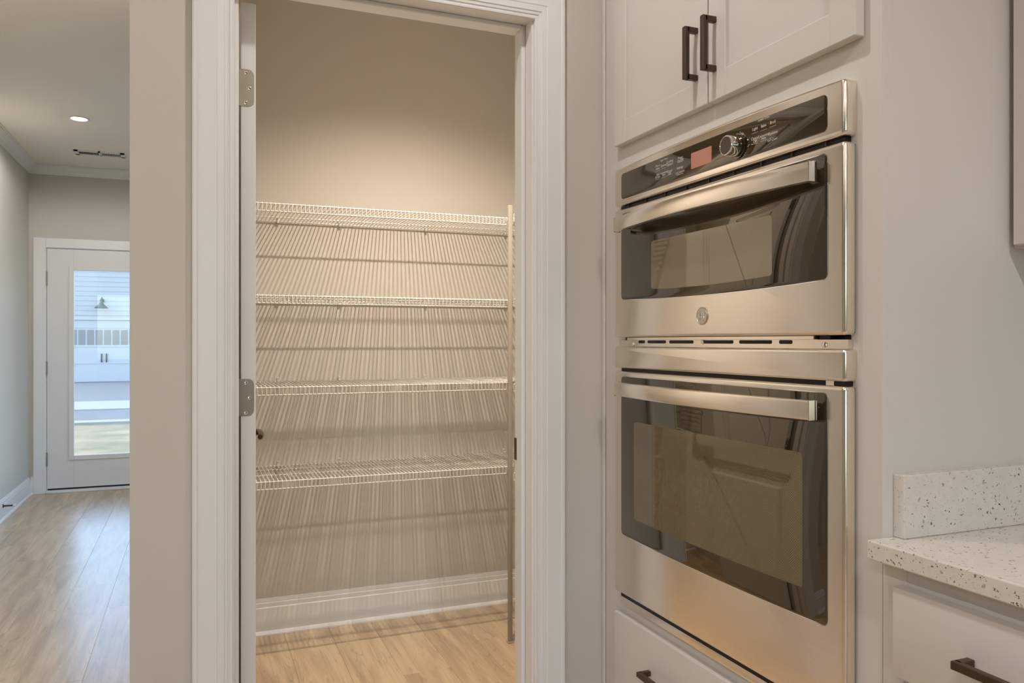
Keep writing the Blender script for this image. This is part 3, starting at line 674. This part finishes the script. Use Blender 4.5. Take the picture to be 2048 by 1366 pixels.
# round emblem under the microwave window
bc = (XO, 1.3663, 1.276)
m = MB(); m.lathe([(.0186, 0), (.0186, -.0018), (.0176, -.0024), (.0166, -.0016), (.0001, -.0016)], bc, 'X', 48); bd = m.build('emblem', 'emblem', mw, True); bd['label'] = 'round metal emblem with scrolled monogram'
m = MB()
def curl(pts, r=.0007): m.tube([(bc[0] - .0019, bc[1] - a * .0001, bc[2] + b_ * .0001) for a, b_ in pts], r, 6)
def arc(cx, cy, rr, a0, a1, n=14, sq=1): return [(cx + rr * math.cos(math.radians(a0 + (a1 - a0) * k / n)) * sq, cy + rr * math.sin(math.radians(a0 + (a1 - a0) * k / n))) for k in range(n + 1)]
curl(arc(-28, 30, 38, 20, 330) + arc(-22, -34, 40, 80, -200)); curl(arc(36, 34, 34, -20, 250) + arc(40, -26, 42, 110, 400))
curl([(-70, 62), (-30, 0), (10, 10), (30, 70), (64, 84)]); curl([(-60, -70), (-10, -20), (30, 0), (74, -50)])
for k in range(4):
    a = 45 + 90 * k; curl(arc(118 * math.cos(math.radians(a)), 118 * math.sin(math.radians(a)), 26, a + 90, a + 330, 10), .0006)
m.build('emblem_monogram', 'chrome', mw, True)
# slotted hinge strip below the microwave door
m = MB(); m.box(XO + .005, XF - .0006, 1.055, 1.683, 1.2262, 1.2328, .0006, 1); m.build('hinge_strip', 'steel', OV)
MB().box(XO + .015, XF - .0006, OY0 + .008, OY1 - .006, 1.2108, 1.2262, 0).build('vent_strip', 'steel', OV)
for y0, y1 in ((1.118, 1.152), (1.172, 1.266), (1.285, 1.384), (1.42, 1.512), (1.527, 1.604), (1.617, 1.645)):
    MB().plate(rrect(y0, y1, 1.2185, 1.2255, .003, 3), XO + .0144, XO + .0165, 'X').build('vent_slot', 'black', OV)
for y, z in ((1.040, 1.2175), (1.668, 1.2165), (1.385, 1.222)):
    MB().lathe([(.0052, 0), (.0048, -.002), (.003, -.003), (.0001, -.0031)], (XO + .015, y, z), 'X', 16).build('screw', 'chrome', OV, True)
MB().box(XO + .013, XF - .0006, OY0 + .045, 1.050, 1.2275, 1.2335).build('hinge_gap', 'black', OV)
MB().plate(rrect(OY0, OY1, 1.1570, 1.2105, .0065, 4), XO, XF - .0004, 'X', .0055, 4).build('middle_trim', 'steel', OV, True, angle=50)
MB().box(XO + .010, XF - .0004, OY0 + .008, OY1 - .018, 1.1498, 1.1572).build('vent_gap', 'black', OV)
MB().box(XO + .008, XF - .0004, 1.012, 1.030, 1.1500, 1.1570).build('hinge_tab', 'steel', OV)
MB().box(XO + .012, XF - .0004, OY0 + .012, OY1 - .012, .586, .598).build('vent_gap', 'black', OV)
m = MB(); m.plate(rrect(OY0 + .010, OY1 - .010, .566, .588, .004, 3), XO + .014, XF - .0004, 'X', .002, 2); m.build('bottom_trim', 'steel', OV, True)

# ------------------------------------------------------------------ base cabinets, worktop, side splash, wall cabinet
ZT = .914
def base_cabinet(y0, y1, label, pull_y):
    t = thing('base_cabinet', (1.3, (y0 + y1) / 2, 0), label, 'cabinet')
    MB().box(XF + .019, XR - .001, y0, y0 + .016, .0, .883).build('side_panel', c, t); MB().box(XF + .019, XR - .001, y1 - .016, y1, .0, .883).build('side_panel', c, t)
    MB().box(XF + .019, XR - .001, y0 + .016, y1 - .016, .1, .118).build('floor_panel', c, t)
    MB().box(XF + .06, XF + .075, y0 + .016, y1 - .016, 0, .1).build('toe_kick', c, t)
    MB().box(XF, XF + .019, y0, y0 + .04, .1, .884, .0008, 1).build('stile', c, t); MB().box(XF, XF + .019, y1 - .046, y1, .1, .884, .0008, 1).build('stile', c, t)
    for a, b_ in ((.1, .125), (.69, .726), (.838, .884)): MB().box(XF, XF + .019, y0 + .04, y1 - .046, a, b_, .0006, 1).build('rail', c, t)
    m = MB(); m.plate([(y0 + .03, .715), (y1 - .0355, .715), (y1 - .0355, .851), (y0 + .03, .851)], XD, XDb, 'X', .0035, 2); d = m.build('drawer_front', c, t, True)
    pull(d, (pull_y, .784), 'Y', .111, XD)
    d = shaker(t, 'door', y0 + .03, y1 - .0355, .125, .70, XD, th=XDb - XD); pull(d, (y0 + .06, .62), 'Z', .111, XD)
base_cabinet(.50, CY0 - .0005, 'painted base cabinet with a bronze drawer pull, under the speckled worktop beside the oven cabinet', .711)
base_cabinet(-.10, .4995, 'painted base cabinet further along the speckled worktop, away from the oven', .2)
m = MB(); m.box(.9693, XR - .001, -.12, CY0 - .0003, .885, ZT, .002, 2)
tag(m.build('worktop', 'quartz', loc=(1.3, .4, .885)), 'speckled off-white stone worktop beside the oven cabinet', 'worktop')
m = MB(); m.box(1.0246, XR - .001, .9070, CY0 - .0003, ZT + .0002, 1.0135, .0015, 2)
tag(m.build('side_splash', 'quartz', loc=(1.3, .917, ZT)), 'low speckled stone upstand standing on the worktop against the oven cabinet', 'upstand')
UC = thing('wall_cabinet', (1.46, .55, 1.3825), 'painted wall cabinet hung above the worktop beside the oven cabinet', 'cabinet')
UX = 1.302
MB().box(UX + .019, XR - .001, CY0 - .017, CY0 - .0005, 1.3825, 2.45).build('side_panel', c, UC); MB().box(UX + .019, XR - .001, .15, .166, 1.3825, 2.45).build('side_panel', c, UC)
MB().box(UX + .019, XR - .001, .166, CY0 - .017, 1.40, 1.416).build('floor_panel', c, UC)
MB().box(UX, UX + .019, CY0 - .04, CY0 - .0005, 1.3825, 2.45, .0008, 1).build('stile', c, UC); MB().box(UX, UX + .019, .15, .19, 1.3825, 2.45, .0008, 1).build('stile', c, UC)
for a, b_ in ((1.3825, 1.415), (2.41, 2.45)): MB().box(UX, UX + .019, .19, CY0 - .04, a, b_, .0006, 1).build('rail', c, UC)
d = shaker(UC, 'door', .542, CY0 - .013, 1.386, 2.43, UX - .02, th=.0195); pull(d, (.58, 1.47), 'Z', .111, UX - .02)
d = shaker(UC, 'door', .165, .539, 1.386, 2.43, UX - .02, th=.0195); pull(d, (.50, 1.47), 'Z', .111, UX - .02)

# ------------------------------------------------------------------ outside
ZG = -.16
def ground(name, x0, x1, y0, y1, z, mat, label, cat):
    return tag(MB().box(x0, x1, y0, y1, z - .2, z).build(name, mat, loc=((x0 + x1) / 2, (y0 + y1) / 2, z)), label, cat, kind=S)
ground('terrace', -9, 5, YF + .16, 9.0, ZG + .02, 'paving', 'pale concrete slab outside the glass door', 'paving')
ground('lawn', -2.02, 9, 9.0, 14.6, ZG + .01, 'grass', 'patchy dormant lawn outside the glass door', 'lawn')
ground('path', -9, -2.02, 9.0, 14.6, ZG + .015, 'paving', 'pale concrete path beside the lawn', 'path')
ground('kerb', -14, 9, 14.6, 15.0, ZG + .05, 'paving', 'pale kerb at the far edge of the lawn', 'kerb')
ground('road', -14, 9, 15.0, 17.8, ZG, 'road', 'grey road strip beyond the lawn', 'road')
ground('pavement', -14, 9, 17.8, 20.2, ZG + .02, 'paving', 'light paved strip between road and driveway', 'pavement')
ground('driveway', -14, 9, 20.2, 31, ZG + .005, 'concrete', 'wide concrete driveway in front of the garage', 'driveway')
ground('side_lawn', 1.9, 30, -4.3, YF + .15, -.3, 'grass', 'rough grass beside the house', 'lawn')
ground('ground_rear', -30, 30, -40, -4.4, -.3, 'grass', 'rough grass behind the house', 'lawn')
YG = 30.2
GA = thing('garage', (-2.9, YG + 2, ZG), 'pale blue-white garage with lap siding across the driveway', 'building')
gx0_, gx1_ = -9.0, 4.0; dgx0, dgx1, dgz = -4.03, -1.83, 2.12
m = MB(); m.box(gx0_, dgx0 - .1, YG + .05, YG + 5, ZG, 4.35); m.box(dgx1 + .1, gx1_, YG + .05, YG + 5, ZG, 4.35); m.box(dgx0 - .1, dgx1 + .1, YG + .05, YG + 5, dgz + ZG + .1, 4.35)
m.build('wall', 'siding', GA)
bh = .165; z = ZG + dgz + .16
lap = None
while z < 4.3:
    m = MB(); m.add([(-7.5, YG + .05, z), (2.5, YG + .05, z), (2.5, YG + .028, z), (-7.5, YG + .028, z), (-7.5, YG + .05, z + bh), (2.5, YG + .05, z + bh), (2.5, YG + .04, z + bh), (-7.5, YG + .04, z + bh)], [(0, 1, 2, 3), (3, 2, 6, 7), (4, 5, 6, 7), (0, 3, 7, 4), (1, 2, 6, 5)])
    m.build('lap_board', 'siding', GA); z += bh
for a in ((dgx0 - .1, dgx0), (dgx1, dgx1 + .1)): MB().box(a[0], a[1], YG, YG + .1, ZG + .006, ZG + dgz + .1).build('door_trim', 'garagewhite', GA)
MB().box(dgx0, dgx1, YG, YG + .1, ZG + dgz, ZG + dgz + .1).build('door_trim', 'garagewhite', GA)
m = MB()
MB().box(dgx0, dgx1, YG + .06, YG + .1, ZG + .008, ZG + dgz).build('garage_door', 'garagewhite', GA)
gd = [o for o in GA.children if o.name.startswith('garage_door')][0]
for k in range(8):
    x0 = dgx0 + .06 + k * (dgx1 - dgx0 - .12) / 8; x1 = x0 + (dgx1 - dgx0 - .12) / 8 - .05
    MB().box(x0, x1, YG + .05, YG + .062, ZG + 1.27, ZG + 1.78).build('garage_window', 'garageglass', gd)
for zz in (.62, 1.2, 1.84): MB().box(dgx0, dgx1, YG + .045, YG + .062, ZG + zz, ZG + zz + .04).build('rail', 'garagewhite', gd)
for s_ in (-1, 1): MB().box(-2.93 + s_ * .075 - .02, -2.93 + s_ * .075 + .02, YG + .02, YG + .06, ZG + .67, ZG + .97, .01).build('pull', 'lamp_metal', gd)
for x0 in (dgx0 + .02, dgx1 - .2):
    for zz in (.55, 1.19): MB().box(x0, x0 + .18, YG + .035, YG + .06, ZG + zz, ZG + zz + .04).build('strap_hinge', 'lamp_metal', gd)
BL = thing('barn_lamp', (-2.98, YG, 2.45), 'dark gooseneck barn lamp above the garage door', 'outdoor lamp')
MB().tube([(-2.98, YG - .004, 2.62), (-2.98, YG - .12, 2.72), (-2.98, YG - .26, 2.66), (-2.98, YG - .28, 2.52)], .022, 10).build('arm', 'lamp_metal', BL, True)
MB().lathe([(.03, .12), (.06, .1), (.09, .04), (.22, -.08), (.21, -.085), (.08, .02), (.0001, .05)], (-2.98, YG - .28, 2.44), 'Z', 24).build('shade', 'lamp_metal', BL, True)
MB().lathe([(.0001, 0), (.07, 0), (.07, .02), (.0001, .02)], (-2.98, YG - .012, 2.62), 'Y', 20).build('wall_plate', 'lamp_metal', BL, True)
